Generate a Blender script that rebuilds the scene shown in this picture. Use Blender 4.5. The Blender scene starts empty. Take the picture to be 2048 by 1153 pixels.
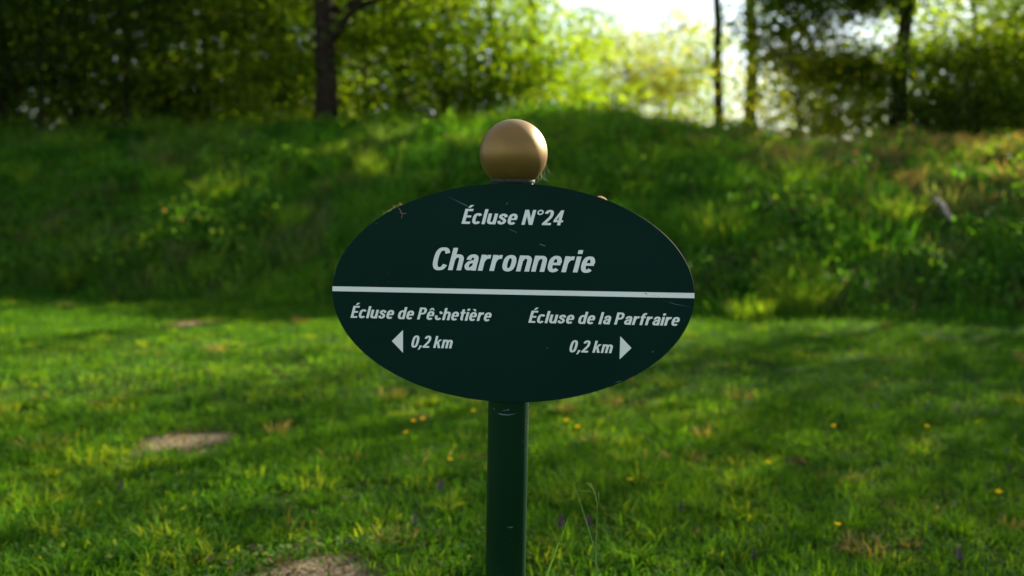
import bpy, math, random
import numpy as np
from mathutils import Vector, Matrix

S = bpy.context.scene
COL = S.collection
R = math.radians

# ------------------------------------------------------------------ camera
PITCH = R(5.0)
CAM_Z = 1.0
cam = bpy.data.cameras.new('camera')
cam.lens = 35.0
cam.sensor_width = 36.0
cam.clip_start = 0.05
cam.clip_end = 3000
cam_o = bpy.data.objects.new('camera', cam)
COL.objects.link(cam_o)
cam_o.location = (0, 0, CAM_Z)
cam_o.rotation_euler = (R(90) - PITCH, 0, 0)
S.camera = cam_o
cam.dof.use_dof = True
cam.dof.focus_distance = 1.66
cam.dof.aperture_fstop = 2.6
cam.dof.aperture_blades = 0

# ------------------------------------------------------------------ sky, sun, exposure
SUN_AZ, SUN_EL = R(46), R(24)
w = bpy.data.worlds.new('World')
S.world = w
w.use_nodes = True
nt = w.node_tree
nt.nodes.clear()
sky = nt.nodes.new('ShaderNodeTexSky')
sky.sky_type = 'NISHITA'
sky.sun_disc = False
sky.sun_elevation = SUN_EL
sky.sun_rotation = SUN_AZ
sky.air_density = 1.0
sky.dust_density = 0.5
sky.ozone_density = 1.0
# thin bright cloud veils over part of the sky
tc = nt.nodes.new('ShaderNodeTexCoord')
mp = nt.nodes.new('ShaderNodeMapping'); mp.inputs['Scale'].default_value = (1.0, 1.0, 2.6)
ns = nt.nodes.new('ShaderNodeTexNoise'); ns.inputs['Scale'].default_value = 2.3
ns.inputs['Detail'].default_value = 6; ns.inputs['Roughness'].default_value = 0.6
cr = nt.nodes.new('ShaderNodeValToRGB')
cr.color_ramp.elements[0].position = 0.34; cr.color_ramp.elements[1].position = 0.58
mx = nt.nodes.new('ShaderNodeMix'); mx.data_type = 'RGBA'; mx.blend_type = 'MIX'
mul = nt.nodes.new('ShaderNodeMath'); mul.operation = 'MULTIPLY'; mul.inputs[1].default_value = 0.8
cloud = nt.nodes.new('ShaderNodeMix'); cloud.data_type = 'RGBA'; cloud.blend_type = 'ADD'
cloud.inputs[0].default_value = 1.0
cloud.inputs[7].default_value = (3.1, 2.75, 2.2, 1)
bg = nt.nodes.new('ShaderNodeBackground'); bg.inputs['Strength'].default_value = 0.05
wo = nt.nodes.new('ShaderNodeOutputWorld')
L = nt.links.new
L(tc.outputs['Generated'], mp.inputs['Vector']); L(mp.outputs[0], ns.inputs['Vector'])
L(ns.outputs['Fac'], cr.inputs[0]); L(cr.outputs[0], mul.inputs[0]); L(mul.outputs[0], mx.inputs[0])
L(sky.outputs[0], cloud.inputs[6])
L(sky.outputs[0], mx.inputs[6]); L(cloud.outputs[2], mx.inputs[7])
L(mx.outputs[2], bg.inputs['Color']); L(bg.outputs[0], wo.inputs[0])

SUN_DIR = Vector((math.sin(SUN_AZ) * math.cos(SUN_EL), math.cos(SUN_AZ) * math.cos(SUN_EL), math.sin(SUN_EL)))
sl = bpy.data.lights.new('sun', 'SUN')
sl.energy = 5.0
sl.angle = R(0.5)
sl.color = (1.0, 0.88, 0.68)
so = bpy.data.objects.new('sun', sl)
COL.objects.link(so)
so.rotation_euler = SUN_DIR.to_track_quat('Z', 'Y').to_euler()
so.location = SUN_DIR * 60

S.view_settings.view_transform = 'Standard'
S.view_settings.look = 'None'
S.view_settings.exposure = 2.36
S.view_settings.gamma = 1.0
S.cycles.max_bounces = 8
S.cycles.transmission_bounces = 6
S.cycles.diffuse_bounces = 4
S.cycles.use_denoising = True

# ------------------------------------------------------------------ helpers
FPX = 2048 * 35.0 / 36.0
def ray(px, py):
    a, b = (px - 1024) / FPX, -(py - 576.5) / FPX
    cp, sp = math.cos(PITCH), math.sin(PITCH)
    return Vector((a, cp + b * sp, -sp + b * cp))
def at(px, py, Y):
    d = ray(px, py); k = Y / d.y
    return Vector((d.x * k, Y, CAM_Z + d.z * k))

rng = np.random.default_rng(11)
random.seed(5)

_perm = np.random.default_rng(3).random((257, 257))
def noise(x, y, s=1.0, off=0):
    x = np.asarray(x, float) * s + 100.3 + off * 17.7
    y = np.asarray(y, float) * s + 100.7 + off * 9.1
    xi, yi = np.floor(x).astype(int), np.floor(y).astype(int)
    fx, fy = x - xi, y - yi
    fx = fx * fx * (3 - 2 * fx); fy = fy * fy * (3 - 2 * fy)
    g = lambda a, b: _perm[a % 257, b % 257]
    return (g(xi, yi) * (1 - fx) + g(xi + 1, yi) * fx) * (1 - fy) + (g(xi, yi + 1) * (1 - fx) + g(xi + 1, yi + 1) * fx) * fy
def fbm(x, y, s=1.0, off=0, n=3):
    t = 0; a = 0.5; tot = 0
    for i in range(n):
        t = t + a * noise(x, y, s * 2 ** i, off + i * 3); tot += a; a *= .55
    return t / tot

BANK_RUN = 5.2
def foot(x):
    return np.clip(9.1 - 0.22 * np.asarray(x, float), 6.6, 11.4)
def ground_z(x, y):
    x = np.asarray(x, float); y = np.asarray(y, float)
    near = np.exp(-((x / 60) ** 2 + (y / 60) ** 2))
    lawn = ((fbm(x, y, .9, 1) - .5) * .07 + (fbm(x, y, .25, 5) - .5) * .10) * near
    f = foot(x) + (fbm(x, x * 0 + 3, .8, 8) - .5) * .5
    H = np.interp(x, [-30, -8, -3, -1, .3, 1.3, 2.6, 6, 12, 30], [2.12, 2.05, 2.02, 2.04, 2.09, 2.02, 1.80, 1.66, 1.62, 1.6])
    t = np.clip((y - f) / BANK_RUN, 0, 1)
    s = 1 - (1 - t) ** 1.75
    bump = (fbm(x, y, 1.1, 20) - .5) * .30 * np.clip(t * 4, 0, 1)
    after = np.clip(y - f - BANK_RUN, 0, None)
    z = lawn * (1 - t) + (H + bump * np.exp(-after / 20)) * s - np.clip(after * .035, 0, .9)
    return z
def gz(x, y): return float(ground_z(x, y))

def tag(o, label=None, cat=None, group=None, kind=None):
    if label: o['label'] = label
    if cat: o['category'] = cat
    if group: o['group'] = group
    if kind: o['kind'] = kind
    return o
def link(name, me, mat=None, parent=None, smooth=False):
    o = bpy.data.objects.new(name, me)
    COL.objects.link(o)
    if mat:
        for m in (mat if isinstance(mat, (list, tuple)) else [mat]): me.materials.append(m)
    if parent: o.parent = parent
    if smooth: me.polygons.foreach_set('use_smooth', [True] * len(me.polygons))
    return o
def empty(name, loc, rot=(0, 0, 0)):
    o = bpy.data.objects.new(name, None)
    o.empty_display_size = .1
    COL.objects.link(o); o.location = loc; o.rotation_euler = rot
    return o
class MB:
    """collects polygons; build() makes one mesh object"""
    def __init__(s): s.v = []; s.f = []; s.m = []; s.c = []; s.cur = (1, 1, 1)
    def add(s, vs, fs, mi=0):
        b = len(s.v)
        s.v += [tuple(p) for p in vs]; s.c += [s.cur] * len(vs)
        s.f += [tuple(i + b for i in f) for f in fs]; s.m += [mi] * len(fs)
    def tube(s, pts, rads, n=8, cap=True, mi=0):
        pts = [Vector(p) for p in pts]
        if not hasattr(rads, '__len__'): rads = [rads] * len(pts)
        vs, fs = [], []
        ref = None
        for i, p in enumerate(pts):
            t = (pts[min(i + 1, len(pts) - 1)] - pts[max(i - 1, 0)]).normalized()
            if ref is None:
                ref = Vector((1, 0, 0)) if abs(t.x) < .8 else Vector((0, 1, 0))
            a = (ref - t * ref.dot(t)).normalized(); ref = a; b = t.cross(a)
            for k in range(n):
                an = 2 * math.pi * k / n
                vs.append(p + (a * math.cos(an) + b * math.sin(an)) * rads[i])
        for i in range(len(pts) - 1):
            for k in range(n):
                k2 = (k + 1) % n
                fs.append((i * n + k, i * n + k2, (i + 1) * n + k2, (i + 1) * n + k))
        if cap:
            fs.append(tuple(range(n - 1, -1, -1)))
            fs.append(tuple((len(pts) - 1) * n + k for k in range(n)))
        s.add(vs, fs, mi)
    def lathe(s, prof, n=32, c=(0, 0, 0), mi=0):
        vs, fs = [], []
        for r, z in prof:
            for k in range(n):
                an = 2 * math.pi * k / n
                vs.append((c[0] + r * math.cos(an), c[1] + r * math.sin(an), c[2] + z))
        for i in range(len(prof) - 1):
            for k in range(n):
                k2 = (k + 1) % n
                fs.append((i * n + k, i * n + k2, (i + 1) * n + k2, (i + 1) * n + k))
        fs.append(tuple(range(n - 1, -1, -1))); fs.append(tuple((len(prof) - 1) * n + k for k in range(n)))
        s.add(vs, fs, mi)
    def mesh(s, name):
        me = bpy.data.meshes.new(name)
        me.from_pydata(s.v, [], s.f); me.update()
        me.polygons.foreach_set('material_index', s.m)
        a = me.attributes.new('col', 'FLOAT_COLOR', 'POINT')
        arr = np.ones((len(s.v), 4), np.float32); arr[:, :3] = np.array(s.c, np.float32).reshape(-1, 3)
        a.data.foreach_set('color', arr.ravel())
        return me
    def build(s, name, mat, parent=None, smooth=False):
        return link(name, s.mesh(name), mat, parent, smooth)

def np_mesh(name, V, F, C):
    """V (n,3), F list of (m,k) int arrays, C (n,3)"""
    me = bpy.data.meshes.new(name)
    me.vertices.add(len(V)); me.vertices.foreach_set('co', np.asarray(V, np.float32).ravel())
    loops = np.concatenate([f.ravel() for f in F]).astype(np.int32)
    tot = np.concatenate([np.full(len(f), f.shape[1], np.int32) for f in F])
    start = np.concatenate([[0], np.cumsum(tot)[:-1]]).astype(np.int32)
    me.loops.add(len(loops)); me.loops.foreach_set('vertex_index', loops)
    me.polygons.add(len(tot)); me.polygons.foreach_set('loop_start', start); me.polygons.foreach_set('loop_total', tot)
    me.update(calc_edges=True)
    a = me.attributes.new('col', 'FLOAT_COLOR', 'POINT')
    arr = np.ones((len(V), 4), np.float32); arr[:, :3] = C
    a.data.foreach_set('color', arr.ravel())
    return me

# ------------------------------------------------------------------ materials
def new_mat(name):
    m = bpy.data.materials.new(name); m.use_nodes = True
    t = m.node_tree; t.nodes.clear()
    o = t.nodes.new('ShaderNodeOutputMaterial')
    return m, t, o
def leaf_mat(name, trans=.45, rough=.5, tint=(1.35, 1.25, .55), spec=.05):
    m, t, o = new_mat(name)
    at_ = t.nodes.new('ShaderNodeAttribute'); at_.attribute_name = 'col'
    p = t.nodes.new('ShaderNodeBsdfPrincipled'); p.inputs['Roughness'].default_value = rough
    p.inputs['Specular IOR Level'].default_value = spec
    tr = t.nodes.new('ShaderNodeBsdfTranslucent')
    mu = t.nodes.new('ShaderNodeMix'); mu.data_type = 'RGBA'; mu.blend_type = 'MULTIPLY'; mu.inputs[0].default_value = 1
    mu.inputs[7].default_value = (*tint, 1)
    ms = t.nodes.new('ShaderNodeMixShader'); ms.inputs[0].default_value = trans
    l = t.links.new
    l(at_.outputs['Color'], p.inputs['Base Color']); l(at_.outputs['Color'], mu.inputs[6])
    l(mu.outputs[2], tr.inputs['Color']); l(p.outputs[0], ms.inputs[1]); l(tr.outputs[0], ms.inputs[2])
    l(ms.outputs[0], o.inputs['Surface'])
    return m
def noise_mat(name, c1, c2, scale=5, rough=.8, detail=6, bump=0.0, metallic=0.0, spec=.3, lo=.35, hi=.65, coord='Object'):
    m, t, o = new_mat(name)
    tcn = t.nodes.new('ShaderNodeTexCoord')
    n = t.nodes.new('ShaderNodeTexNoise'); n.inputs['Scale'].default_value = scale; n.inputs['Detail'].default_value = detail
    c = t.nodes.new('ShaderNodeValToRGB')
    c.color_ramp.elements[0].position = lo; c.color_ramp.elements[1].position = hi
    c.color_ramp.elements[0].color = (*c1, 1); c.color_ramp.elements[1].color = (*c2, 1)
    p = t.nodes.new('ShaderNodeBsdfPrincipled'); p.inputs['Roughness'].default_value = rough
    p.inputs['Metallic'].default_value = metallic; p.inputs['Specular IOR Level'].default_value = spec
    l = t.links.new
    l(tcn.outputs[coord], n.inputs['Vector']); l(n.outputs['Fac'], c.inputs[0]); l(c.outputs[0], p.inputs['Base Color'])
    if bump:
        b = t.nodes.new('ShaderNodeBump'); b.inputs['Strength'].default_value = bump; b.inputs['Distance'].default_value = .02
        l(n.outputs['Fac'], b.inputs['Height']); l(b.outputs[0], p.inputs['Normal'])
    l(p.outputs[0], o.inputs['Surface'])
    return m
def paint_mat(name, base, dust, rough, spec=.5, speck_scale=260, speck=.09, metallic=0.0, cover=.55, base2=None, bump=.0):
    """coated metal with small dust specks and faint smudges"""
    m, t, o = new_mat(name)
    l = t.links.new
    tcn = t.nodes.new('ShaderNodeTexCoord')
    v = t.nodes.new('ShaderNodeTexVoronoi'); v.inputs['Scale'].default_value = speck_scale; v.inputs['Randomness'].default_value = 1
    lt = t.nodes.new('ShaderNodeMath'); lt.operation = 'LESS_THAN'
    big = t.nodes.new('ShaderNodeTexNoise'); big.inputs['Scale'].default_value = 14; big.inputs['Detail'].default_value = 5
    th = t.nodes.new('ShaderNodeMapRange'); th.inputs[1].default_value = cover; th.inputs[2].default_value = .85
    th.inputs[3].default_value = 0; th.inputs[4].default_value = speck * 3
    l(tcn.outputs['Object'], v.inputs['Vector']); l(tcn.outputs['Object'], big.inputs['Vector'])
    # only some cells carry a speck
    l(big.outputs['Fac'], th.inputs[0]); l(v.outputs['Distance'], lt.inputs[0]); l(th.outputs[0], lt.inputs[1])
    sm = t.nodes.new('ShaderNodeTexNoise'); sm.inputs['Scale'].default_value = 6; sm.inputs['Detail'].default_value = 8
    smr = t.nodes.new('ShaderNodeValToRGB'); smr.color_ramp.elements[0].position = .3; smr.color_ramp.elements[1].position = .75
    smr.color_ramp.elements[0].color = (*base, 1); smr.color_ramp.elements[1].color = (*(base2 or base), 1)
    l(tcn.outputs['Object'], sm.inputs['Vector']); l(sm.outputs['Fac'], smr.inputs[0])
    mix = t.nodes.new('ShaderNodeMix'); mix.data_type = 'RGBA'; mix.inputs[7].default_value = (*dust, 1)
    l(lt.outputs[0], mix.inputs[0]); l(smr.outputs[0], mix.inputs[6])
    p = t.nodes.new('ShaderNodeBsdfPrincipled'); p.inputs['Specular IOR Level'].default_value = spec
    p.inputs['Metallic'].default_value = metallic
    rr = t.nodes.new('ShaderNodeMapRange'); rr.inputs[3].default_value = rough - .07; rr.inputs[4].default_value = rough + .09
    l(big.outputs['Fac'], rr.inputs[0]); l(rr.outputs[0], p.inputs['Roughness'])
    l(mix.outputs[2], p.inputs['Base Color'])
    if bump:
        fn = t.nodes.new('ShaderNodeTexNoise'); fn.inputs['Scale'].default_value = 900; fn.inputs['Detail'].default_value = 2
        l(tcn.outputs['Object'], fn.inputs['Vector'])
        b = t.nodes.new('ShaderNodeBump'); b.inputs['Strength'].default_value = bump; b.inputs['Distance'].default_value = .0006
        l(fn.outputs['Fac'], b.inputs['Height']); l(b.outputs[0], p.inputs['Normal'])
    l(p.outputs[0], o.inputs['Surface'])
    return m

M_LAWN = leaf_mat('lawn_blade', .45, .7, (1.95, 1.5, .3))
M_BANK = leaf_mat('bank_blade', .48, .7, (2.0, 1.65, .35))
M_LEAF = leaf_mat('tree_leaf', .60, .5, (2.0, 1.7, .4))
M_DRY = leaf_mat('dry_leaf', .25, .7, (1.1, 1.0, .8))
M_PETAL = leaf_mat('petal', .35, .7, (1.0, .95, .8))
M_BARK = noise_mat('bark', (.010, .008, .005), (.032, .024, .016), 14, .95, 8, .8, spec=.08)
M_BARK_GREY = noise_mat('bark_grey', (.03, .026, .02), (.12, .10, .08), 10, .9, 8, .8)
M_SAND = noise_mat('sandy_soil', (.20, .14, .085), (.42, .31, .20), 30, .95, 8, .6)
M_STICK = noise_mat('bare_wood', (.14, .11, .09), (.30, .25, .21), 22, .85, 6, .3)
M_PANEL = paint_mat('panel_green', (.0006, .0130, .0088), (.13, .16, .14), .50, .06, 240, .055, base2=(.0012, .0176, .0124), cover=.50)
M_POST = paint_mat('post_green', (.0006, .0150, .0058), (.20, .20, .15), .42, .22, 210, .085, base2=(.0012, .021, .008), cover=.45)
M_LETTER = paint_mat('letter_white', (.60, .63, .59), (.25, .27, .25), .5, .3, 500, .05, base2=(.68, .71, .67), cover=.55)
M_SCRATCH = noise_mat('scratch_pale', (.03, .07, .08), (.10, .16, .17), 80, .6)
M_GOLD = paint_mat('ball_bronze', (.165, .098, .026), (.36, .28, .17), .40, .35, 230, .05, metallic=.62, base2=(.19, .115, .032), cover=.56, bump=.25)
M_EDGE = noise_mat('grimy_metal', (.004, .010, .009), (.035, .042, .03), 120, .7, 5)
M_WEB = noise_mat('cobweb_thread', (.55, .55, .5), (.75, .74, .7), 50, .6)

# ground: soil and thatch with bare sandy spots where the turf is worn
BARE = []          # (x, y, rx, ry)
for px, py, rx, ry in ((364, 886, .15, .14), (640, 1150, .15, .12), (388, 655, .15, .22), (845, 837, .04, .05), (1600, 918, .03, .04)):
    d = ray(px, py); k = -CAM_Z / d.z
    BARE.append((d.x * k, d.y * k, rx, ry))
def bare_mask(x, y):
    m = np.zeros_like(x)
    for bx, by, rx, ry in BARE:
        r = np.sqrt(((x - bx) / rx) ** 2 + ((y - by) / ry) ** 2) + (noise(x, y, 14, 4) - .5) * 1.0 + (noise(x, y, 40, 6) - .5) * .5
        m = np.maximum(m, np.clip(1.55 - r, 0, .7) / .7)
    return m

def axis(lo, hi, fine_lo, fine_hi, step):
    a = list(np.arange(fine_lo, fine_hi, step))
    v, s = fine_lo, step
    left = []
    while v > lo:
        s *= 1.25; v -= s; left.append(v)
    v, s = a[-1], step; right = []
    while v < hi:
        s *= 1.25; v += s; right.append(v)
    return np.array(left[::-1] + a + right)
gx = axis(-900, 900, -9, 9, .08); gy = axis(-900, 900, .8, 17, .08)
GX, GY = np.meshgrid(gx, gy)
GZ = ground_z(GX, GY)
bm_ = bare_mask(GX.ravel(), GY.ravel()).reshape(GX.shape)
# the worn spot nearest the mown lawn sits in a slight hollow
GZ = GZ + .018 * bm_ * (fbm(GX, GY, 9, 2) - .2)
n_, m_ = GX.shape
V = np.stack([GX.ravel(), GY.ravel(), GZ.ravel()], 1)
ii = (np.arange(n_ - 1)[:, None] * m_ + np.arange(m_ - 1)[None, :]).ravel()
F = np.stack([ii, ii + 1, ii + m_ + 1, ii + m_], 1)
me = np_mesh('ground', V, [F], np.repeat(bm_.ravel()[:, None], 3, 1))
m, t, o = new_mat('turf_soil')
l = t.links.new
ta = t.nodes.new('ShaderNodeAttribute'); ta.attribute_name = 'col'
tcn = t.nodes.new('ShaderNodeTexCoord')
n1 = t.nodes.new('ShaderNodeTexNoise'); n1.inputs['Scale'].default_value = 9; n1.inputs['Detail'].default_value = 9
n2 = t.nodes.new('ShaderNodeTexNoise'); n2.inputs['Scale'].default_value = 90; n2.inputs['Detail'].default_value = 6
c1 = t.nodes.new('ShaderNodeValToRGB'); c1.color_ramp.elements[0].color = (.009, .024, .004, 1); c1.color_ramp.elements[1].color = (.028, .050, .008, 1)
c1.color_ramp.elements[0].position = .35; c1.color_ramp.elements[1].position = .65
c2 = t.nodes.new('ShaderNodeValToRGB'); c2.color_ramp.elements[0].color = (.085, .066, .038, 1); c2.color_ramp.elements[1].color = (.33, .262, .165, 1)
c2.color_ramp.elements[0].position = .3; c2.color_ramp.elements[1].position = .7
mixg = t.nodes.new('ShaderNodeMix'); mixg.data_type = 'RGBA'
p = t.nodes.new('ShaderNodeBsdfPrincipled'); p.inputs['Roughness'].default_value = .95; p.inputs['Specular IOR Level'].default_value = .03
bu = t.nodes.new('ShaderNodeBump'); bu.inputs['Strength'].default_value = .7; bu.inputs['Distance'].default_value = .015
l(tcn.outputs['Object'], n1.inputs['Vector']); l(tcn.outputs['Object'], n2.inputs['Vector'])
l(n1.outputs['Fac'], c1.inputs[0]); l(n2.outputs['Fac'], c2.inputs[0])
l(ta.outputs['Fac'], mixg.inputs[0]); l(c1.outputs[0], mixg.inputs[6]); l(c2.outputs[0], mixg.inputs[7])
l(mixg.outputs[2], p.inputs['Base Color']); l(n2.outputs['Fac'], bu.inputs['Height']); l(bu.outputs[0], p.inputs['Normal'])
l(p.outputs[0], o.inputs['Surface'])
go = link('ground', me, m, smooth=True)
tag(go, kind='structure')

# ------------------------------------------------------------------ grass blades
def blades(P, h, wid, az, lean_az, lean, C, drop=0.0):
    """P (n,3) roots -> seven-vertex tapering blades"""
    n = len(P)
    side = np.stack([np.cos(az), np.sin(az), np.zeros(n)], 1)
    ld = np.stack([np.cos(lean_az), np.sin(lean_az), np.zeros(n)], 1)
    T = (0.0, .42, .76, 1.0); Wd = (.8, 1.0, .68)
    rows = []
    for k, tt in enumerate(T):
        c = P + ld * (h * lean * tt ** 1.7)[:, None]
        c = c + np.array([0, 0, 1.0]) * (h * (tt - drop * lean * tt ** 3 * .55))[:, None]
        if k < 3:
            ww = (wid * Wd[k] * .5)[:, None]
            rows += [c - side * ww, c + side * ww]
        else: rows += [c]
    V = np.stack(rows, 1).reshape(-1, 3)
    b = np.arange(n)[:, None] * 7
    Q = np.concatenate([b + np.array([0, 1, 3, 2]), b + np.array([2, 3, 5, 4])])
    Tt = b + np.array([4, 5, 6])
    return V, [Q, Tt], np.repeat(C, 7, 0)
def merge(parts):
    Vs, Qs, Ts, Cs = [], [], [], []; off = 0
    for V, F, C in parts:
        Vs.append(V); Cs.append(C)
        for f in F: (Qs if f.shape[1] == 4 else Ts).append(f + off)
        off += len(V)
    F = [np.concatenate(Qs)] + ([np.concatenate(Ts)] if Ts else [])
    return np.concatenate(Vs), F, np.concatenate(Cs)
def scatter(n, y0, y1, k=.60, pad=.9):
    """uniform in the wedge the lens sees, widened at the sides"""
    out_x, out_y = [], []; cnt = 0
    W1 = k * y1 + pad
    while cnt < n:
        x = rng.uniform(-W1, W1, n); y = rng.uniform(y0, y1, n)
        kx = np.abs(x) < k * y + pad
        out_x.append(x[kx]); out_y.append(y[kx]); cnt += kx.sum()
    return np.concatenate(out_x)[:n], np.concatenate(out_y)[:n]
def ramp3(t, a, b, c):
    t = np.clip(t, 0, 1)[:, None]
    a, b, c = map(np.array, (a, b, c))
    return np.where(t < .5, a + (b - a) * t * 2, b + (c - b) * (t - .5) * 2)

def lawn_part(n, y0, y1, hmin, hmax, wmin, wmax):
    x, y = scatter(n, y0, y1)
    keep = (rng.random(len(x)) > np.clip(bare_mask(x, y) * 1.25, 0, .95)) & (y < foot(x) + .15)
    thin = fbm(x, y, 2.2, 31)
    keep &= rng.random(len(x)) < np.clip(.45 + (thin - .3) * 2.2, .25, 1)
    x, y = x[keep], y[keep]; n = len(x)
    z = ground_z(x, y) - .004
    tall = fbm(x, y, 1.7, 40) * .5 + fbm(x, y, 6, 43) * .5
    h = (hmin + (hmax - hmin) * rng.random(n) ** 1.6) * np.clip(.1 + 1.75 * tall, .35, 1.6)
    hue = np.clip(fbm(x, y, 1.3, 50) * 1.1 + rng.normal(0, .2, n) - .08, 0, 1)
    C = ramp3(hue, (.021, .082, .007), (.040, .130, .008), (.090, .172, .012))
    dry = rng.random(n) < (.03 + .12 * np.clip(fbm(x, y, 2.8, 60) - .5, 0, 1) * 2)
    C[dry] = np.array([.26, .20, .09]) * (0.7 + .5 * rng.random((dry.sum(), 1)))
    C *= (.75 + .5 * rng.random((n, 1)))
    lean = np.abs(rng.normal(.6, .42, n)); lean[dry] += 1.6; h[dry] *= .6
    return blades(np.stack([x, y, z], 1), h, rng.uniform(wmin, wmax, n), rng.uniform(0, 6.283, n), rng.uniform(0, 6.283, n), lean, C, .5)
parts = [lawn_part(18000, 1.1, 2.3, .03, .075, .0022, .0045),
         lawn_part(150000, 2.3, 4.6, .018, .056, .0026, .0058),
         lawn_part(190000, 4.6, 10.8, .02, .058, .004, .007)]
def lawn_clumps(m, y0, y1):
    out = []
    cx, cy = scatter(m, y0, y1)
    bmk = bare_mask(cx, cy)
    for i in range(m):
        if bmk[i] > .25 or cy[i] > foot(cx[i]) - .1: continue
        n = int(rng.integers(14, 60)); sp = rng.uniform(.02, .10)
        a = rng.uniform(0, 6.283, n); q = sp * np.sqrt(rng.random(n))
        x, y = cx[i] + np.cos(a) * q, cy[i] + np.sin(a) * q
        u = rng.random()
        if u < .04: pal = ((.10, .09, .04), (.17, .15, .06), (.23, .20, .09))
        elif u < .45: pal = ((.014, .066, .007), (.025, .092, .007), (.040, .115, .009))
        elif u < .88: pal = ((.036, .122, .007), (.058, .158, .009), (.080, .185, .010))
        else: pal = ((.08, .17, .01), (.12, .21, .014), (.17, .24, .02))
        C = ramp3(rng.random(n), *pal) * (.75 + .5 * rng.random((n, 1)))
        h = rng.uniform(.035, .095) * rng.uniform(.5, 1.1, n)
        out.append(blades(np.stack([x, y, ground_z(x, y) - .004], 1), h, rng.uniform(.003, .0068, n), rng.uniform(0, 6.283, n), a + rng.normal(0, .7, n), np.abs(rng.normal(.75, .35, n)), C, .8))
    return merge(out)
parts += [lawn_clumps(1500, 2.2, 5.0), lawn_clumps(1300, 5.0, 10.0)]
V, F, C = merge(parts)
lawn = link('lawn_grass', np_mesh('lawn_grass', V, F, C), M_LAWN)
tag(lawn, 'short uneven mown lawn with straw and worn spots in front of the bank', 'grass', kind='stuff')

def bank_part(n, y0, y1, hs=1.0):
    x, y = scatter(n, y0, y1, .62, 1.2)
    f = foot(x)
    t = (y - f) / BANK_RUN
    keep = t > -.03
    thin = fbm(x, y, 1.8, 71)
    brown = np.clip((x - 2.6) / 2.0, 0, 1) * np.clip((t - .15) / .5, 0, 1)
    keep &= rng.random(len(x)) < np.clip(.5 + (thin - .32) * 2.5, .16, 1)
    x, y, t, brown = x[keep], y[keep], t[keep], brown[keep]; n = len(x)
    z = ground_z(x, y) - .01
    tall = fbm(x, y, 1.5, 80); cl = fbm(x, y, 5, 83)
    h = (.07 + .17 * rng.random(n) ** 1.4) * np.clip(.25 + 2.2 * (tall * .55 + cl * .45 - .22), .25, 2.0) * hs
    hue = np.clip(fbm(x, y, 1.4, 90) * 1.2 + rng.normal(0, .18, n) - .18, 0, 1)
    C = ramp3(hue, (.018, .085, .010), (.042, .145, .012), (.100, .200, .018))
    dry = rng.random(n) < (.02 + .65 * brown * np.clip(fbm(x, y, 1.3, 96) * 2.4 - .55, 0, 1))
    C[dry] = np.array([.15, .125, .08]) * (0.6 + .6 * rng.random((dry.sum(), 1)))
    C *= (.75 + .5 * rng.random((n, 1)))
    lean = np.abs(rng.normal(.5, .35, n))
    la = rng.normal(-1.57, 1.4, n)
    return blades(np.stack([x, y, z], 1), h, rng.uniform(.005, .010, n), rng.uniform(0, 6.283, n), la, lean, C, .7)
def bank_clumps(m):
    out = []
    cx, cy = scatter(m, 8.0, 15.5, .62, 1.2)
    for i in range(m):
        t = (cy[i] - foot(cx[i])) / BANK_RUN
        if t < 0 or t > 1.1: continue
        n = int(rng.integers(50, 190)); sp = rng.uniform(.10, .42)
        a = rng.uniform(0, 6.283, n); q = sp * np.sqrt(rng.random(n))
        x, y = cx[i] + np.cos(a) * q, cy[i] + np.sin(a) * q
        u = rng.random()
        brown = np.clip((cx[i] - 2.2) / 2.0, 0, 1) * np.clip((t - .15) / .5, 0, 1)
        if rng.random() < .015 + .42 * brown: pal = ((.085, .075, .045), (.13, .115, .07), (.18, .16, .10))
        elif u < .16: pal = ((.06, .10, .035), (.09, .13, .05), (.14, .17, .075))
        elif u < .40: pal = ((.014, .072, .010), (.024, .100, .010), (.04, .13, .014))
        elif u < .7: pal = ((.032, .130, .012), (.052, .175, .014), (.085, .21, .018))
        else: pal = ((.07, .18, .014), (.105, .22, .016), (.16, .25, .024))
        C = ramp3(rng.random(n), *pal) * (.75 + .5 * rng.random((n, 1)))
        h = rng.uniform(.09, .34) * rng.uniform(.5, 1.1, n)
        out.append(blades(np.stack([x, y, ground_z(x, y) - .01], 1), h, rng.uniform(.006, .012, n), rng.uniform(0, 6.283, n), a + rng.normal(0, .6, n), np.abs(rng.normal(.5, .25, n)), C, .7))
    return merge(out)
def small_leaves(x, y, z, size, C, up=.5):
    n = len(x)
    a = rng.uniform(0, 6.283, n); tilt = rng.normal(up, .5, n)
    d = np.stack([np.cos(a) * np.cos(tilt), np.sin(a) * np.cos(tilt), np.sin(tilt)], 1)
    s = np.stack([-np.sin(a), np.cos(a), rng.normal(0, .35, n)], 1)
    s /= np.linalg.norm(s, axis=1)[:, None]
    P = np.stack([x, y, z], 1)
    V = np.stack([P, P + d * size[:, None] * .45 + s * size[:, None] * .32, P + d * size[:, None], P + d * size[:, None] * .45 - s * size[:, None] * .32], 1).reshape(-1, 3)
    Q = np.arange(n)[:, None] * 4 + np.array([0, 1, 2, 3])
    return V, [Q], np.repeat(C, 4, 0)
V, F, C = merge([bank_part(170000, 7.5, 17.0), bank_clumps(1150)])
bank = link('bank_grass', np_mesh('bank_grass', V, F, C), M_BANK)
tag(bank, 'long tufted grass covering the bank behind the lawn, browner at the upper right', 'grass', kind='stuff')
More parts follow.
